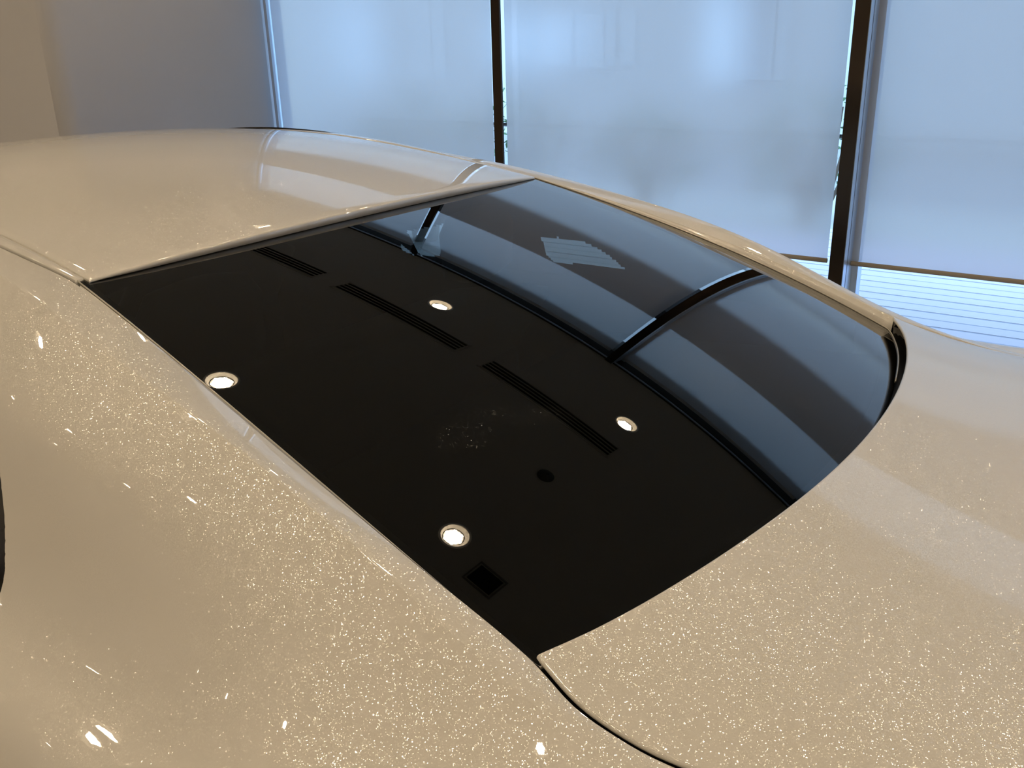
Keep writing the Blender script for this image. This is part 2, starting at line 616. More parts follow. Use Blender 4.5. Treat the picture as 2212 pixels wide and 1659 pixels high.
# ------------------------------------------------------------------ ceiling fittings
def lens_mat():
    M = bpy.data.materials.new('led_lens')
    M.use_nodes = True
    n, l = nodes(M)
    n.clear()
    out = n.new('ShaderNodeOutputMaterial')
    e = n.new('ShaderNodeEmission')
    e.inputs['Color'].default_value = (*LAMP_COL, 1)
    e.inputs['Strength'].default_value = LAMP
    l.new(e.outputs[0], out.inputs[0])
    return M
M_lens = lens_mat()
def make_downlight():
    t = empty('downlight', (0, 0, 0), '', 'downlight')
    p = MB()
    p.lathe(0, 0, [(.083, .004), (.094, .0), (.094, -.003), (.090, -.005), (.080, -.004), (.078, .004)], 32)
    link_mesh('trim_ring', p.mesh('trim_ring'), M_cup, t, True)
    p = MB()
    p.lathe(0, 0, [(.0825, .002), (.080, .006), (.063, .030), (.060, .034), (.059, .040), (.0, .041)], 32)
    link_mesh('reflector_cup', p.mesh('reflector_cup'), M_cup, t, True)
    p = MB()
    p.lathe(0, 0, [(.0612, .0318), (.0585, .0305), (.0580, .0350)], 32)
    link_mesh('lens_rim', p.mesh('lens_rim'), M_black, t, True)
    # lens: honeycomb of 19 small optics
    p = MB()
    for q in range(-2, 3):
        for r_ in range(-2, 3):
            if abs(q+r_) > 2:
                continue
            x = .0232*(q + r_/2)
            y = .0232*.866*r_
            k = len(p.v)
            p.v += [(x + .0124*math.cos(a*math.pi/3+math.pi/6), y + .0124*math.sin(a*math.pi/3+math.pi/6), .034) for a in range(6)]
            p.f.append(tuple(range(k+5, k-1, -1)))
    link_mesh('led_lens', p.mesh('led_lens'), M_lens, t)
    return t
proto = make_downlight()
kids = list(proto.children)
rown = ['first', 'second', 'third', 'fourth', 'fifth', 'sixth']
first = True
for j, y in enumerate(LY):
    for i, x in enumerate(LX):
        if y > 2.98 and x < XL:
            continue
        if first:
            t = proto
            first = False
        else:
            t = proto.copy()
            COL.objects.link(t)
            for c in kids:
                d = c.copy()
                COL.objects.link(d)
                d.parent = t
        t.location = (x, y, ZC)
        t['label'] = 'round recessed ceiling downlight, row %s from the windows, %s from the right wall' % (rown[j], ['ninth', 'eighth', 'seventh', 'sixth', 'fifth', 'fourth', 'third', 'second', 'first'][i])
        t['category'] = 'downlight'
        t['group'] = 'recessed downlights in the ceiling'

# four-slot linear diffusers along the window side
y0, y1 = 3.235, 3.388
ss = [-4.225, -2.916, -1.611]
dn = 0
for x0 in ss:
    if x0 < XL:
        continue
    x1 = x0 + (1.108 if x0 > -2 else 1.07 if x0 > -3 else 1.095)
    t = empty('slot_diffuser', ((x0+x1)/2, (y0+y1)/2, ZC), 'linear ceiling diffuser with four dark slots, %s along the window side' % ['first', 'second', 'third', 'fourth', 'fifth', 'sixth', 'seventh', 'eighth'][dn], 'air diffuser', 'slot diffusers in the ceiling')
    dn += 1
    MB().box(x0, x1, y0, y1, ZC-.0015, ZC-.0005).build('backing', M_gap, t)
    mb = MB()
    # outer flange
    mb.box(x0-.02, x1+.02, y0-.022, y0-.008, ZC-.006, ZC-.001).box(x0-.02, x1+.02, y1+.008, y1+.022, ZC-.006, ZC-.001)
    mb.box(x0-.02, x0-.006, y0-.022, y1+.022, ZC-.006, ZC-.001).box(x1+.006, x1+.02, y0-.022, y1+.022, ZC-.006, ZC-.001)
    mb.build('frame', M_ceil, t)
    wd = (y1-y0)/4
    for q in range(5):
        yy = y0 + wd*q
        MB().box(x0-.004, x1+.004, yy-.004, yy+.004, ZC-.010, ZC-.001).build('slot_bar', M_ceil, t)
# smoke detectors
for k, (x, y) in enumerate([(-.62, 2.67), (-4.27, 2.68)]):
    t = empty('smoke_detector', (x, y, ZC), ['dark round ceiling sensor near the rear glass reflection, right of the diffusers', 'dark round ceiling sensor over the front of the car'][k], 'smoke detector', 'ceiling sensors')
    mb = MB().lathe(x, y, [(.055, ZC), (.055, ZC-.012), (.040, ZC-.018), (.038, ZC-.034), (.020, ZC-.042), (.0, ZC-.042)], 24)
    mb.build('housing', mat('dark_grey_plastic', (.05, .05, .05), .5), t, True)
    MB().lathe(x, y, [(.012, ZC-.042), (.010, ZC-.046), (0, ZC-.047)], 12).build('sensor_tip', M_black, t, True)
# square hatch
t = empty('ceiling_hatch', (-.3125, 1.7375, ZC), 'small dark square ceiling panel above the rear of the car', 'ceiling panel')
MB().box(-.395, -.230, 1.675, 1.800, ZC-.004, ZC-.0005).build('panel', M_gap, t)
mb = MB().box(-.415, -.210, 1.655, 1.665, ZC-.008, ZC).box(-.415, -.210, 1.810, 1.820, ZC-.008, ZC).box(-.415, -.405, 1.665, 1.810, ZC-.008, ZC).box(-.220, -.210, 1.665, 1.810, ZC-.008, ZC)
mb.build('frame', mat('dark_frame', (.12, .11, .10), .5), t)

# ------------------------------------------------------------------ the car: fitted surfaces (heights relative to the eye)
PW = np.array([-0.0058404, -0.01222416, 0.04333763, 0.6127493])
PZ = np.array([-0.00108526, -0.01786014, -0.1157544, -0.39429682])
G = np.array([0.04969915, 0.01631471, -0.0003483642, 0.0001553405, 0.001862987, 0.008991, 0.009714508, 0.00208726, 0.002156207])
RP = np.array([0.171394, -0.07281407, -0.02642104, 0.04207798, -0.001483622, -0.01127253, 0.001680459, -0.001354199])
TP = np.array([-0.556714, -0.198852, 0.6577995, -1.084439, 0.05738117, -0.03599181, -0.05015671, 0.01565533, 0.07410569, 0.626339])

def z_glass(x, t_abs):
    u = (x+.8)/.4
    hw = np.polyval(PW, u) - .015
    t = t_abs/hw
    e = G[5]+G[6]*u+G[7]*u*u+G[8]*u**3
    return np.polyval(PZ, u)-e+(G[0]+G[1]*u+G[2]*u*u)*(1-t*t)+(G[3]+G[4]*u)*(t*t-t**4)
def hw_roof(v):
    return .548-.07*v+.085*v*v-.02*v**3
def z_roof(x, t_abs):
    v = -(x+1.2)
    t = t_abs/hw_roof(v)
    return -.291+RP[0]*v+RP[1]*v*v+RP[2]*v**3+(RP[3]+RP[4]*v+RP[5]*v*v)*(1-t*t)+(RP[6]+RP[7]*v)*(t*t-t**4)
def z_trunk(x, t_abs):
    v = x+.3
    t = t_abs/.65
    return TP[0]+TP[1]*v+TP[2]*v*v+TP[3]*v**3+TP[9]*v**4+(TP[4]+TP[5]*v+TP[6]*v*v)*(1-t*t)+(TP[7]+TP[8]*v)*(t*t-t**4)

class Spline:
    """natural cubic spline"""
    def __init__(s, x, y):
        x = np.array(x, float)
        y = np.array(y, float)
        s.x, s.y = x, y
        n = len(x)
        h = np.diff(x)
        A = np.zeros((n, n))
        b = np.zeros((n,) + y.shape[1:])
        A[0, 0] = A[-1, -1] = 1
        for i in range(1, n-1):
            A[i, i-1] = h[i-1]
            A[i, i] = 2*(h[i-1]+h[i])
            A[i, i+1] = h[i]
            b[i] = 6*((y[i+1]-y[i])/h[i] - (y[i]-y[i-1])/h[i-1])
        s.m = np.linalg.solve(A, b)
    def __call__(s, q):
        q = min(max(q, s.x[0]), s.x[-1])
        i = min(max(np.searchsorted(s.x, q)-1, 0), len(s.x)-2)
        h = s.x[i+1]-s.x[i]
        a = (s.x[i+1]-q)/h
        b = (q-s.x[i])/h
        return a*s.y[i]+b*s.y[i+1]+((a**3-a)*s.m[i]+(b**3-b)*s.m[i+1])*h*h/6

car = empty('sedan', (-1.9, YC, 0), 'glossy pearl white fastback saloon with a black-tinted rear window, filling the foreground', 'car')
def P(x, a, z, side=-1):
    """car point: a = distance from the centre line, z relative to the eye"""
    return (x, YC + side*a, z + H)

def add_car(name, verts, faces, material, smooth=True, parent=None):
    me = bpy.data.meshes.new(name)
    me.from_pydata([tuple(map(float, v)) for v in verts], [], faces)
    me.update()
    o = bpy.data.objects.new(name, me)
    COL.objects.link(o)
    me.materials.append(material)
    if smooth:
        me.polygons.foreach_set('use_smooth', [True]*len(me.polygons))
    o.parent = parent or car
    if parent is None:
        o.matrix_parent_inverse = Matrix.Translation(-car.location)
    return o

def grid_faces(nu, nv, flip=False, n0=0):
    f = []
    for i in range(nu-1):
        for j in range(nv-1):
            q = (n0+i*nv+j, n0+i*nv+j+1, n0+(i+1)*nv+j+1, n0+(i+1)*nv+j)
            f.append(q[::-1] if flip else q)
    return f

# --- rear glass
def AG(x):
    u = (x+.8)/.4
    return float(np.polyval(PW, u)) - (.006+.0045*(u+1))
BG = Spline([0, .18, .2987, .3836, .4783, .5592, .600, .627, .65], [-.277, -.2865, -.3052, -.3214, -.3440, -.3700, -.3855, -.401, -.425])   # bottom edge x(a)
NU, NV = 90, 81
V = []
for i in range(NU):
    for j in range(NV):
        t = -1 + 2*j/(NV-1)
        # lower limit of this strip
        xb = BG(abs(t)*.627)
        x = -1.225 + (xb+1.225)*i/(NU-1)
        a = float(AG(x))*t
        V.append((x, YC+a, float(z_glass(x, abs(a)))+H))
SMEARS = [(-.60, .85, 1.17, .022, .085, 2.45), (-.622, .765, 1.16, .03, .05, 2.7), (-.40, 1.36, 1.15, .025, .055, .5), (-.375, 1.24, 1.15, .025, .035, .3)]
M_rear = rear_glass_mat()
glass = add_car('rear_window', V, grid_faces(NU, NV, True), M_rear)
glass['label'] = 'black-tinted rear window'
# edge trim of the glass, a thin pale line
def strip_along(pts, wdt, hgt, name, material, parent=None, updir=(0, 0, 1)):
    """small tube (rectangular section) along a polyline"""
    L = []
    n = len(pts)
    for i in range(n):
        p = Vector(pts[i])
        d = (Vector(pts[min(i+1, n-1)]) - Vector(pts[max(i-1, 0)])).normalized()
        u = Vector(updir)
        s = d.cross(u).normalized()
        u = s.cross(d).normalized()
        L.append([tuple(p + s*wdt*a + u*hgt*b) for a, b in ((-.5, -.5), (.5, -.5), (.5, .2), (.25, .5), (-.25, .5), (-.5, .2))])
    mb = MB().loops(L, True, True, True)
    return add_car(name, mb.v, mb.f, material, True, parent)
M_mould = mat('satin_moulding', (.62, .58, .50), .3, .4)
for side in (-1, 1):
    pts = []
    for x in np.linspace(-1.2, -.403, 40):
        a = float(AG(x))
        pts.append((x, YC+side*(a+.0005), float(z_glass(x, a))+H+.0008))
    for a in np.linspace(.622, .30, 16):
        x = float(BG(a))
        pts.append((x, YC+side*a, float(z_glass(x, a))+H+.0008))
    strip_along(pts, .0022, .0030, 'glass_moulding', M_mould)

# --- roof panel
XE = lambda a: -1.118 - .066*(a/.55)**2
NU, NV = 110, 81
lip = [(.0, .0), (.0018, -.0004), (.0030, -.0014), (.0034, -.0028), (.0029, -.0042), (.0005, -.0052), (-.03, -.0095)]
slip = [(-.004, -.0075), (.0002, -.0062), (.0009, -.0032), (.0007, -.0010)]      # rolled side edges
V = []
for i in range(NU+len(lip)-1):
    row = []
    for j in range(NV):
        t = -1+2*j/(NV-1)
        a0 = .546*t
        xe = XE(abs(a0)) - .0042
        if i < NU:
            x = -3.15 + (xe+3.15)*i/(NU-1)
            a = (hw_roof(-(x+1.2))-.001)*t
            row.append((x, YC+a, float(z_roof(x, abs(a)))+H))
        else:
            dx, dz = lip[i-NU+1]
            a = (hw_roof(-(xe+1.2))-.001)*t
            zz = float(z_roof(xe, abs(a)))+dz - .17*dx
            if i-NU+1 >= 4:                     # the folded edge reaches down to the glass
                zz = min(zz, float(z_glass(xe+dx, abs(a))) + (.0012, .0, -.004)[i-NU-3])
            row.append((xe+dx, YC+a, zz+H))
    p, q = row[0], row[-1]
    row = [(p[0], p[1]-da, p[2]+dz) for da, dz in slip] + row + [(q[0], q[1]+da, q[2]+dz) for da, dz in slip[::-1]]
    V += row
roof = add_car('roof_panel', V, grid_faces(NU+len(lip)-1, NV+8, True), M_paint)

# --- body side: control curves, index = position across the section
XS = [-3.3, -2.6, -2.0, -1.6, -1.3, -1.0, -.7, -.4, -.1, .3]
SEC = [[(-3.3, 0.7, -0.4), (-2.4, 0.705, -0.385), (-1.6, 0.69947, -0.38546), (-1.0, 0.74998, -0.41749), (-0.7, 0.72122, -0.46065), (-0.4, 0.72546, -0.5626), (-0.1, 0.73885, -0.58415), (0.3, 0.665, -0.565)], [(-3.3, 0.79, -0.57), (-2.4, 0.795, -0.56), (-1.6, 0.79528, -0.5595), (-1.0, 0.79941, -0.55325), (-0.7, 0.79097, -0.55507), (-0.4, 0.79824, -0.59696), (-0.1, 0.79429, -0.61041), (0.3, 0.725, -0.59)], [(-3.3, 0.83, -0.64), (-2.4, 0.84, -0.63), (-1.6, 0.84015, -0.6274), (-1.0, 0.84792, -0.6081), (-0.7, 0.85035, -0.61882), (-0.4, 0.85454, -0.619), (-0.1, 0.84413, -0.64083), (0.3, 0.775, -0.622)], [(-3.3, 0.88, -0.7), (-2.4, 0.89, -0.69), (-1.6, 0.88812, -0.68442), (-1.0, 0.9003, -0.6566), (-0.7, 0.9029, -0.66001), (-0.4, 0.89092, -0.67775), (-0.1, 0.88566, -0.68921), (0.3, 0.812, -0.675)], [(-3.3, 0.915, -0.83), (-2.4, 0.925, -0.82), (-1.6, 0.92505, -0.81978), (-1.0, 0.92268, -0.79746), (-0.7, 0.92768, -0.7954), (-0.4, 0.92217, -0.80022), (-0.1, 0.91011, -0.79972), (0.3, 0.83, -0.79)], [(-3.3, 0.925, -1.1), (-2.4, 0.93, -1.1), (-1.6, 0.93, -1.1), (-1.0, 0.925, -1.1), (-0.7, 0.925, -1.1), (-0.4, 0.92, -1.1), (-0.1, 0.905, -1.1), (0.3, 0.83, -1.1)]]
crest_a = lambda x: float(np.polyval(PW, (x+.8)/.4))
crest_z = lambda x: float(np.polyval(PZ, (x+.8)/.4))
CRA = Spline([-3.3, -2.6, -2.0, -1.6, -1.4, -1.3, -1.2, -1.1, -1.0, -.9, -.8, -.7, -.6, -.5, -.42, -.38, -.343, -.304, -.266, -.227, -.15, -.05, .1, .34],
             [.585, .588, .582, .572, .5625, .5625, crest_a(-1.2)+.001, crest_a(-1.1), crest_a(-1.0), crest_a(-.9), crest_a(-.8), crest_a(-.7), crest_a(-.6), crest_a(-.5), crest_a(-.42), .643, .6535, .6565, .6555, .650, .640, .622, .592, .54])
def zr_edge(x):
    v = -(x+1.2)
    return float(z_roof(x, hw_roof(v)))
CRZ = Spline([-3.3, -2.6, -2.0, -1.6, -1.4, -1.3, -1.2, -1.1, -1.0, -.9, -.8, -.7, -.6, -.5, -.42, -.38, -.343, -.304, -.266, -.227, -.15, -.05, .1, .34],
             [zr_edge(-3.3), zr_edge(-2.6), zr_edge(-2.0), zr_edge(-1.6)-.0055, zr_edge(-1.4)-.0055, zr_edge(-1.3)-.0052, crest_z(-1.2), crest_z(-1.1), crest_z(-1.0), crest_z(-.9), crest_z(-.8), crest_z(-.7), crest_z(-.6), crest_z(-.5), crest_z(-.42), -.536, -.547, -.556, -.563, -.568, -.574, -.577, -.570, -.545])
KX = [-3.3, -2.6, -2.0, -1.6, -1.3, -1.05, -.85, -.65, -.45, -.25, 0, .34]
CSA = Spline(KX, [.618, .620, .614, .610, .617, .6420, .6575, .6650, .6715, .682, .672, .60])
CSZ = Spline(KX, [zr_edge(-3.3)-.012, zr_edge(-2.6)-.012, zr_edge(-2.0)-.012, -.2510, -.2810, -.3262, -.3705, -.4315, -.5125, -.5705, -.580, -.556])
SPL = [(Spline([q[0] for q in row], [q[1] for q in row]), Spline([q[0] for q in row], [q[2] for q in row])) for row in SEC]
def section(x, n=64):
    """list of (a, z) from the inner crest outwards and down"""
    out = []
    ca, cz = float(CRA(x)), float(CRZ(x))
    sa, sz = float(CSA(x)), float(CSZ(x))
    # control polyline after the crease
    ctl = [(sa, sz)] + [(float(A(x)), float(Z(x))) for A, Z in SPL]
    # knots by chord length
    kn = [0]
    for q in range(1, len(ctl)):
        kn.append(kn[-1] + math.hypot(ctl[q][0]-ctl[q-1][0], ctl[q][1]-ctl[q-1][1])**.8)
    S = Spline(kn, np.array(ctl))
    for q in range(8):
        f = q/8
        bul = .0012*4*f*(1-f)
        out.append((ca+(sa-ca)*f, cz+(sz-cz)*f+bul))
    for q in range(n):
        f = (q/(n-1))**1.9
        a, z = S(kn[-1]*f)
        out.append((float(a), float(z)))
    # fillet the crease
    res = out[:]
    wd = 2
    for _ in range(2):
        tmp = res[:]
        for q in range(7, 11):
            tmp[q] = (.25*res[q-1][0]+.5*res[q][0]+.25*res[q+1][0], .25*res[q-1][1]+.5*res[q][1]+.25*res[q+1][1])
        res = tmp
    return res
XG = np.concatenate([np.linspace(-3.2, -1.35, 40)[:-1], np.linspace(-1.35, .34, 150)])
SECS = [section(x) for x in XG]
# inner flanges, from the crest down to the glass / gutter / gap
def flange(x, boot):
    ca, cz = float(CRA(x)), float(CRZ(x))
    if boot:                      # boot gap: drops straight down
        return [(ca-.0006, cz-.0008), (ca-.0014, cz-.003), (ca-.0012, cz-.035)]
    if x > -1.1855:
        ag = float(AG(x))
        zg = float(z_glass(x, ag))
        d = max(ca-ag, .002)
        k = min(1, max(0, (x+1.185)/.75))
        # upper beige face, then the lower gutter face down to the glass edge
        ma, mz = ag+.42*d, zg+.55*(cz-zg)
        return [(ca-.0008, cz-.0007), (ca-.0018, cz-.0025), (ma+.0010, mz+.0006), (ma-.0004, mz-.0012), (ag+.0022, zg-.0010), (ag+.0016, zg-.008)]
    v = -(x+1.2)
    return [(ca-.0006, cz-.0006), (ca-.0012, cz-.002), (ca-.0018, cz-.010), (ca-.004, cz-.012)]
def sym_grid(name, rows, material, side, split=None):
    nv = len(rows[0])
    V = [P(x, a, z, side) for x, r in zip(XGs, rows) for a, z in r]
    return V, nv
sides = {}
for side, nm in ((-1, 'near'), (1, 'far')):
    V = []
    for x, s in zip(XG, SECS):
        V += [P(x, a, z, side) for a, z in s]
    o = add_car('body_side', V, grid_faces(len(XG), len(SECS[0]), side < 0), M_paint)
    sides[side] = o
    # flange pieces by range
    for (xa, xb, cnt, pname) in ((-1.185, -.392, 72, 'window_channel'), (-.392, .34, 60, 'boot_channel')):
        xs_ = np.linspace(xa, xb, cnt)
        rows = [[(float(CRA(x)), float(CRZ(x)))] + flange(x, pname == 'boot_channel') for x in xs_]
        nv = len(rows[0])
        V = [P(x, a, z, side) for x, r in zip(xs_, rows) for a, z in r]
        add_car(pname, V, grid_faces(cnt, nv, side > 0), M_paint)
    # end wall of the channel at the boot corner
    # roof drip: painted strip in a shallow ditch
    xs_ = np.linspace(-3.15, -1.2, 60)
    prof = []
    for x in xs_:
        v = -(x+1.2)
        ra = float(hw_roof(v))
        rz = zr_edge(x)
        ca = float(CRA(x))
        cz = float(CRZ(x))
        prof.append([(ra-.006, rz-.0062), (ra+.0008, rz-.0040), (ra+.0014, rz-.0010), (ra+.5*(ca-ra)-.001, rz-.0012), (ca-.0050, rz-.0022), (ca-.0036, rz-.0034), (ca-.0030, cz-.006)])
    V = [P(x, a, z, side) for x, r in zip(xs_, prof) for a, z in r]
    dm = add_car('drip_moulding', V, grid_faces(60, 7, side > 0), M_paint)
    # rounded end cap of the strip
    e = prof[-1]
    V = [P(-1.2, a, z, side) for a, z in e] + [P(-1.1975, a, z-.0014, side) for a, z in e] + [P(-1.1972, a, z-.012, side) for a, z in e]
    add_car('end_cap', V, grid_faces(3, 7, side > 0), M_paint, True, dm)
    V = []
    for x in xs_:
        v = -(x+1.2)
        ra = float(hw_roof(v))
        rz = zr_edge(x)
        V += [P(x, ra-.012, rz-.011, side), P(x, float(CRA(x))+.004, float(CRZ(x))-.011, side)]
    add_car('drip_channel', V, grid_faces(60, 2, side > 0), mat('paint_with_ditch_shade', (.30, .26, .20), .6))  # body paint darkened to brown: the ditch's shade is put into the colour

# black seal below the glass edge and under the boot leading edge
V = []
xs_ = np.linspace(-1.2, -.385, 40)
for side in (-1, 1):
    V = []
    for x in xs_:
        ag = float(AG(min(x, -.40)))
        zg = float(z_glass(x, ag))
        V += [P(x, ag-.02, zg-.010, side), P(x, float(CRA(x))+.01, zg-.010, side)]
    add_car('glass_seal', V, grid_faces(40, 2, side > 0), M_black, False)
# cowl tray below glass bottom edge: ribbed black
V = []
NA = 121
for j in range(NA):
    a = -.67 + 1.34*j/(NA-1)
    ab = abs(a)
    x0 = float(BG(min(ab, .62)))
    zz = float(z_glass(x0, min(ab, .6)))
    for q, (dx, dz) in enumerate([(-.03, -.012), (0.002, -.012), (.006, -.0135), (.010, -.011), (.014, -.0145), (.018, -.012), (.024, -.017), (.034, -.019), (.05, -.022), (.14, -.024)]):
        V.append((x0+dx, YC+a, zz+dz+H-.3*max(dx, 0)))
add_car('window_cowl', V, grid_faces(NA, 10, False), M_black)

# --- boot lid
LEADX = lambda a: -.268 - .1255*(a/.634)**2.05
TA = Spline([-.40, -.38, -.343, -.304, -.266, -.227, -.15, -.05, .1, .34], [.6320, .6375, .6470, .6498, .6488, .6433, .633, .615, .585, .533])
NU, NV = 90, 101
def boot_z(x, a):
    return float(z_trunk(x, a))
V = []
zprof = [(0, 0), (-.0012, -.0004), (-.0024, -.0014), (-.0031, -.003), (-.0033, -.0048), (-.0022, -.0068), (.004, -.009)]
XR = .33
for i in range(NU):
    for j in range(NV):
        t = -1+2*j/(NV-1)
        xl = LEADX(abs(t)*.634)+.0033
        f = i/(NU-1)
        x = xl+(XR-xl)*(f**1.35)
        a = (float(TA(x))-.0033)*t
        # round the front corner
        if i == 0 or True:
            rr = .0022
            ex = x-xl
            if ex < rr and abs(t) > .9:
                cut = rr-math.sqrt(max(rr*rr-(rr-ex)**2, 0))
                a = math.copysign(max(abs(a)-cut*max(0, (abs(t)-.9)/.1), 0), a)
        V.append((x, YC+a, boot_z(x, abs(a))+H))
F = grid_faces(NU, NV, True)
# rolled edges: front
def add_roll(idx, outdir):
    n0 = len(V)
    k = len(idx)
    for (dx, dz) in zprof[1:]:
        for q, i_ in enumerate(idx):
            p = V[i_]
            d = outdir(q, p)
            V.append((p[0]-dx*d[0], p[1]-dx*d[1], p[2]+dz))
    rows = [idx] + [[n0+r_*k+q for q in range(k)] for r_ in range(len(zprof)-1)]
    return rows
def front_dir(q, p):
    a = p[1]-YC
    t = a/.634
    if abs(t) > .985:
        return (-1, math.copysign(1, a), 0)
    return (-1, 0, 0)
rows = add_roll([j for j in range(NV)], front_dir)
for r0, r1 in zip(rows[:-1], rows[1:]):
    for q in range(NV-1):
        F.append((r0[q], r0[q+1], r1[q+1], r1[q]))
for s_, jj in ((-1, 0), (1, NV-1)):
    rows = add_roll([i*NV+jj for i in range(NU)], lambda q, p, s_=s_: (-1 if q == 0 else 0, s_, 0))
    for r0, r1 in zip(rows[:-1], rows[1:]):
        for q in range(NU-1):
            f = (r0[q], r0[q+1], r1[q+1], r1[q])
            F.append(f if s_ > 0 else f[::-1])
boot = add_car('boot_lid', V, F, M_paint)
# rear face of the boot and bumper
V = []
NA = 41
pr = [(.33, 0), (.350, -.006), (.352, -.02), (.335, -.05), (.325, -.10), (.335, -.22)]
for dx, dz in pr:
    for j in range(NA):
        t = -1+2*j/(NA-1)
        a = .53*t
        V.append((dx - .05*t*t, YC+a, boot_z(.33, abs(a))+dz+H))
add_car('boot_rear_face', V, grid_faces(len(pr), NA, False), M_paint)
V = []
pr = [(.322, -.600, .54), (.352, -.602, .71), (.385, -.622, .77), (.415, -.675, .812), (.425, -.76, .829), (.465, -.795, .832), (.475, -.95, .835), (.455, -1.10, .832), (.40, -1.30, .80)]
for X_, Z_, A_ in pr:
    for j in range(NA):
        t = -1+2*j/(NA-1)
        V.append((X_ - (.115 if A_ > .6 else 0)*abs(t)**4, YC+A_*t, Z_+H))
add_car('rear_bumper', V, grid_faces(len(pr), NA, False), M_paint)
for side in (-1, 1):
    V = []
    for i in range(6):
        for j in range(12):
            a = .42+.40*j/11
            t = a/.825
            V.append((.418-.115*t**4 + .010*i/5 + .004 - .03*(i/5-.5)**2, YC+side*min(a, .805), -.675-.075*i/5+H))
    add_car('tail_lamp', V, grid_faces(6, 12, side < 0), M_lampred)
# floor below boot gap so that the joint reads black
V = []
for x in np.linspace(-.386, .33, 20):
    for a in (float(TA(x))-.02, float(CRA(x))+.001):
        V.append((x, a, float(CRZ(x))-.009))
for side in (-1, 1):
    add_car('gap_seal', [P(x, a, float(z), side) for x, a, z in V], grid_faces(20, 2, side > 0), M_gap, False)

# --- side glazing laid flush in the body side
def side_patch(side, poly, name, material, off, parent=None, dens=.012):
    """flat outline (x, z) dropped onto the body side from outside"""
    o = sides[side]
    bm = bmesh.new()
    bm.from_mesh(o.data)
    bvh = BVHTree.FromBMesh(bm)
    bm.free()
    # resample the outline smoothly (Catmull-Rom)
    pts = []
    n = len(poly)
    for i in range(n):
        p0, p1, p2, p3 = [np.array(poly[(i+k) % n]) for k in (-1, 0, 1, 2)]
        for q in range(8):
            f = q/8
            pts.append(.5*((2*p1)+(-p0+p2)*f+(2*p0-5*p1+4*p2-p3)*f*f+(-p0+3*p1-3*p2+p3)*f**3))
    c = np.mean(pts, axis=0)
    rings = 14
    V = []
    for r_ in range(rings+1):
        for p in pts:
            q = c+(p-c)*(1-r_/(rings+.0))
            hit, nrm, _, _ = bvh.ray_cast(Vector((q[0], YC+side*3, q[1]+H)), Vector((0, -side, 0)))
            if hit is None:
                hit = Vector((q[0], YC+side*.85, q[1]+H))
                nrm = Vector((0, side, 0))
            if nrm.y*side < 0:
                nrm = -nrm
            o_ = off if r_ > 0 else -.001
            V.append(tuple(hit+nrm*o_))
    k = len(pts)
    F = []
    for r_ in range(rings):
        for i in range(k):
            j = (i+1) % k
            F.append((r_*k+i, r_*k+j, (r_+1)*k+j, (r_+1)*k+i))
    return add_car(name, V, F, material, True, parent)
M_sideblk = mat('side_window_black', (.004, .004, .005), .05, coat=.6, spec=.6)
WIN = [(-1.3, -0.33), (-1.16, -0.36), (-1.083, -0.407), (-1.051, -0.449), (-1.034, -0.5), (-1.022, -0.545), (-1.006, -0.572), (-0.998, -0.59), (-1.001, -0.602), (-1.012, -0.607), (-1.036, -0.615), (-1.2, -0.622), (-2.8, -0.64), (-2.9, -0.6), (-2.6, -0.42), (-2.2, -0.36)]
WINB = [(-1.22, -.335), (-1.36, -.315), (-1.62, -.318), (-1.68, -.34), (-1.66, -.585), (-1.45, -.612), (-1.25, -.62), (-1.17, -.605)]
sp = side_patch(-1, WIN, 'quarter_window', M_sideblk, .0012)
sp['label'] = 'glossy black tail of the rear side window'
def shrink(poly, k):
    c = np.mean(poly, axis=0)
    return [tuple(c+(np.array(p)-c)*k) for p in poly]

# --- cabin: dark liner under the glass with side window openings on the far side
CX0, CX1 = -3.0, -.42
V, F = [], []
def quad(a, b, c, d):
    n = len(V)
    V.extend([a, b, c, d])
    F.append((n, n+1, n+2, n+3))
# headliner, parcel shelf, floor, near side wall
for i in range(20):
    xa, xb = CX0+(-1.215-CX0)*i/20, CX0+(-1.215-CX0)*(i+1)/20
    for j in range(10):
        ta, tb = -.54+1.08*j/10, -.54+1.08*(j+1)/10
        quad(*[(x, YC+a, float(z_roof(x, abs(a)))+H-.045) for x, a in ((xa, ta), (xb, ta), (xb, tb), (xa, tb))])
add_car('headliner', V, F, M_cabin, False)
V, F = [], []
quad((-1.05, YC-.62, 1.62-.66), (-.30, YC-.62, 1.62-.60), (-.30, YC+.62, 1.62-.60), (-1.05, YC+.62, 1.62-.66))
quad((CX0, YC-.80, .45), (-1.0, YC-.80, .45), (-1.0, YC+.80, .45), (CX0, YC+.80, .45))
quad((-.30, YC-.62, 1.02), (-.30, YC+.62, 1.02), (-.30, YC+.62, .45), (-.30, YC-.62, .45))
add_car('parcel_shelf', V, F, M_cabin, False)
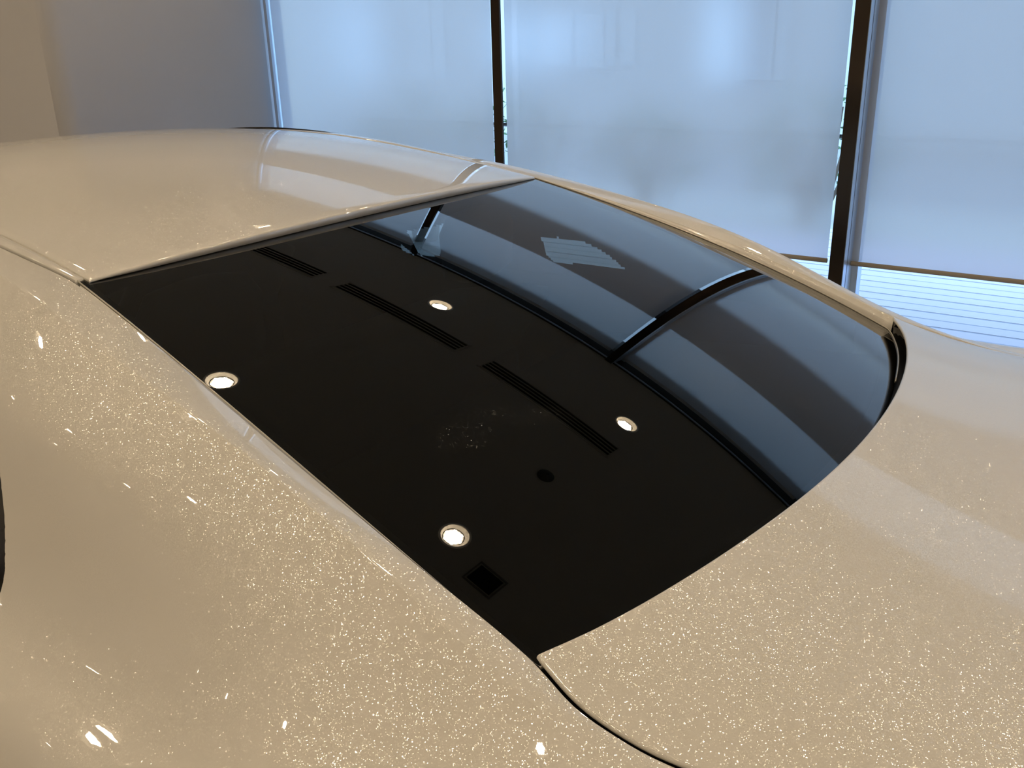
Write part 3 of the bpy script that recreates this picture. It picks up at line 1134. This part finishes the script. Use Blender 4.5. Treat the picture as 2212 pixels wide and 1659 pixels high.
def liner(side):
    """side trim wall with window openings, as a mesh with holes"""
    V, F = [], []
    nx, nz = 460, 150
    x0, x1, z0, z1 = -3.0, -.50, -1.10, -.24
    openings = LINER
    def inside(p, poly):
        r_ = False
        n = len(poly)
        j = n-1
        for i in range(n):
            if (poly[i][1] > p[1]) != (poly[j][1] > p[1]) and p[0] < (poly[j][0]-poly[i][0])*(p[1]-poly[i][1])/(poly[j][1]-poly[i][1])+poly[i][0]:
                r_ = not r_
            j = i
        return r_
    for i in range(nx+1):
        x = x0+(x1-x0)*i/nx
        s_ = [p for p in section(x)[8:]]
        for j in range(nz+1):
            z = z0+(z1-z0)*j/nz
            z = min(z, float(CRZ(x))-.022)
            a = .5
            for p, q in zip(s_[:-1], s_[1:]):
                if p[1] >= z >= q[1]:
                    a = p[0]+(q[0]-p[0])*(p[1]-z)/max(p[1]-q[1], 1e-6)
                    break
            else:
                a = s_[0][0] if z > s_[0][1] else s_[-1][0]
            V.append(P(x, min(a-.035, .78), z, side))
    for i in range(nx):
        for j in range(nz):
            xc = x0+(x1-x0)*(i+.5)/nx
            zc = z0+(z1-z0)*(j+.5)/nz
            if any(inside((xc, zc), o) for o in openings):
                continue
            F.append((i*(nz+1)+j, i*(nz+1)+j+1, (i+1)*(nz+1)+j+1, (i+1)*(nz+1)+j))
    return add_car('side_trim', V, F, M_cabin, False)
LINER = [[(-1.291, -0.477), (-1.242, -0.472), (-1.166, -0.477), (-1.11, -0.498), (-1.054, -0.54), (-1.12, -0.538), (-1.271, -0.543), (-1.29, -0.52)], [(-1.748, -0.502), (-1.543, -0.452), (-1.542, -0.509), (-1.6, -0.525), (-1.67, -0.574), (-1.741, -0.582)], [(-1.805, -0.572), (-1.767, -0.582), (-1.8, -0.545)]]
liner(1)
LINER_SAVE = LINER
LINER = []
liner(-1)
# cut the far body side open where its windows are
def cut_windows(o, side, polys):
    bm = bmesh.new()
    bm.from_mesh(o.data)
    def inside(p, poly):
        r_ = False
        n = len(poly)
        j = n-1
        for i in range(n):
            if (poly[i][1] > p[1]) != (poly[j][1] > p[1]) and p[0] < (poly[j][0]-poly[i][0])*(p[1]-poly[i][1])/(poly[j][1]-poly[i][1])+poly[i][0]:
                r_ = not r_
            j = i
        return r_
    kill = []
    for f in bm.faces:
        c = f.calc_center_median()
        q = (c.x, c.z-H)
        if abs(c.y-YC) > .62 and any(inside(q, p) for p in polys):
            kill.append(f)
    bmesh.ops.delete(bm, geom=kill, context='FACES')
    bm.to_mesh(o.data)
    bm.free()
cut_windows(sides[1], 1, [[(-2.9, -0.42), (-1.0, -0.4), (-0.95, -0.62), (-2.9, -0.64)]])
# seats
def seat(x, y, wd, name):
    mb = MB()
    L = []
    for z, dx, hw in ((.45, 0, wd/2), (.9, -.02, wd/2), (1.06, .10, wd/2*.95), (1.10, .12, wd/2*.6)):
        L.append([(x+dx+a, y+b*hw, z) for a, b in ((-.07, -.92), (-.07, .92), (-.03, 1), (.04, 1), (.08, .9), (.08, -.9), (.04, -1), (-.03, -1))])
    mb.loops(L, True, True, True)
    s = add_car(name, mb.v, mb.f, M_seat, True)
    for hy in ((0,) if wd < .7 else (-.36, .36)):
        mb = MB()
        L = []
        for z, k in ((1.13, .5), (1.15, .95), (1.24, 1), (1.275, .8), (1.285, .3)):
            L.append([(x+.11+.045*k*math.cos(q*math.pi/6), y+hy+.12*k*math.sin(q*math.pi/6), z) for q in range(12)])
        mb.loops(L, True, True, True)
        add_car('head_restraint', mb.v, mb.f, M_seat, True, s)
seat(-1.32, YC, 1.25, 'rear_seat')
seat(-2.25, YC-.37, .52, 'front_seat')
seat(-2.25, YC+.37, .52, 'front_seat')

# --- front of the car: windscreen, bonnet, wings, wheels
def lofted(name, rows, material, flip=False):
    V = [p for r_ in rows for p in r_]
    return add_car(name, V, grid_faces(len(rows), len(rows[0]), flip), material)
rows = []
for i in range(14):
    f = i/13
    x = -3.15-.75*f
    rows.append([(x-.05*(1-t*t)*f*0 - .10*(1-t*t)*f, YC+(.57+.15*f)*t, H+zr_edge(-3.15)+.02*(1-t*t)-(.46+zr_edge(-3.15)+.14)*f**1.1*.9) for t in np.linspace(-1, 1, 25)])
lofted('windscreen', rows, M_sideglass, False)
rows = []
for i in range(20):
    f = i/19
    x = -3.8-.98*f
    rows.append([(x-.08*(1-t*t), YC+(.80-.10*f**2)*t, 1.03-.20*f**1.8+.05*(1-t*t)-.05*t**8) for t in np.linspace(-1, 1, 31)])
lofted('bonnet', rows, M_paint, False)
for side in (-1, 1):
    rows = []
    for i in range(16):
        f = i/15
        x = -3.1-1.68*f
        hh = 1.0-.17*f**1.8
        w0 = .79-.09*f**2
        rows.append([P(x, w0+.0, hh-H, side), P(x, w0+.06, hh-.03-H, side), P(x, .92-.12*f**4, hh-.14-H, side), P(x, .925-.13*f**4, .62-H, side), P(x, .90-.13*f**4, .30-H, side)])
    lofted('front_wing', rows, M_paint, side < 0)
rows = []
for X_, Z_, A_ in [(-4.72, .86, .62), (-4.82, .80, .76), (-4.88, .62, .80), (-4.88, .40, .80), (-4.80, .24, .76)]:
    rows.append([(X_+.30*abs(t)**3, YC+A_*t, Z_) for t in np.linspace(-1, 1, 31)])
lofted('front_bumper', rows, M_paint, True)
for side in (-1, 1):
    V = []
    for i in range(5):
        for j in range(10):
            a = .48+.30*j/9
            V.append((-4.84+.30*(a/.78)**3, YC+side*a, .80-.08*i/4))
    add_car('head_lamp', V, grid_faces(5, 10, side > 0), M_lampclr)
# sills / lower sides
for side in (-1, 1):
    rows = []
    for x in np.linspace(-3.2, .25, 20):
        s = section(x)[-1]
        rows.append([P(x, s[0], s[1], side), P(x, s[0]-.005, s[1]-.12, side), P(x, s[0]-.05, -1.33, side), P(x, s[0]-.12, -1.36, side)])
    lofted('lower_side', rows, M_paint, side < 0)
MBv = MB().box(-4.7, .3, YC-.80, YC+.80, .20, .30)
add_car('underbody', MBv.v, MBv.f, M_gap, False)
for wx in (-3.95, -.72-.30):
    for side in (-1, 1):
        mb = MB()
        L = []
        for r_, yy in ((.20, .88), (.25, .905), (.32, .91), (.337, .88), (.337, .74), (.32, .70), (.22, .69)):
            L.append([(wx+r_*math.cos(q*math.pi/20), YC+side*yy, .337+r_*math.sin(q*math.pi/20)) for q in range(40)])
        mb.loops(L, True)
        wh = add_car('wheel', mb.v, mb.f, M_tyre)
        mb = MB()
        L = [[(wx+r_*math.cos(q*math.pi/20), YC+side*yy, .337+r_*math.sin(q*math.pi/20)) for q in range(40)] for r_, yy in ((.24, .905), (.22, .86), (.20, .72), (.0, .72))]
        mb.loops(L, True)
        for s5 in range(5):
            a = s5*2*math.pi/5
            c, s_ = math.cos(a), math.sin(a)
            n0 = len(mb.v)
            for r_ in (.03, .23):
                for w_ in (-.028, .028):
                    for yy in (.895, .86):
                        mb.v.append((wx+r_*c-w_*s_, YC+side*yy, .337+r_*s_+w_*c))
            mb.f += [(n0, n0+2, n0+6, n0+4), (n0, n0+4, n0+5, n0+1), (n0+2, n0+3, n0+7, n0+6)]
        add_car('alloy_rim', mb.v, mb.f, M_alloy, False, wh)
# door seam across the roof rail
for side in (-1, 1):
    V = []
    for k in range(2):
        pts = section(-1.455 - .07*0)
        for q in range(0, 9):
            x = -1.462 + .085*q/8 - .0
            a, z = section(x)[q]
            V.append(P(x + .0022*k, a, z + .0006, side))
    add_car('door_seam', V, grid_faces(2, 9, side > 0), M_gap, False)
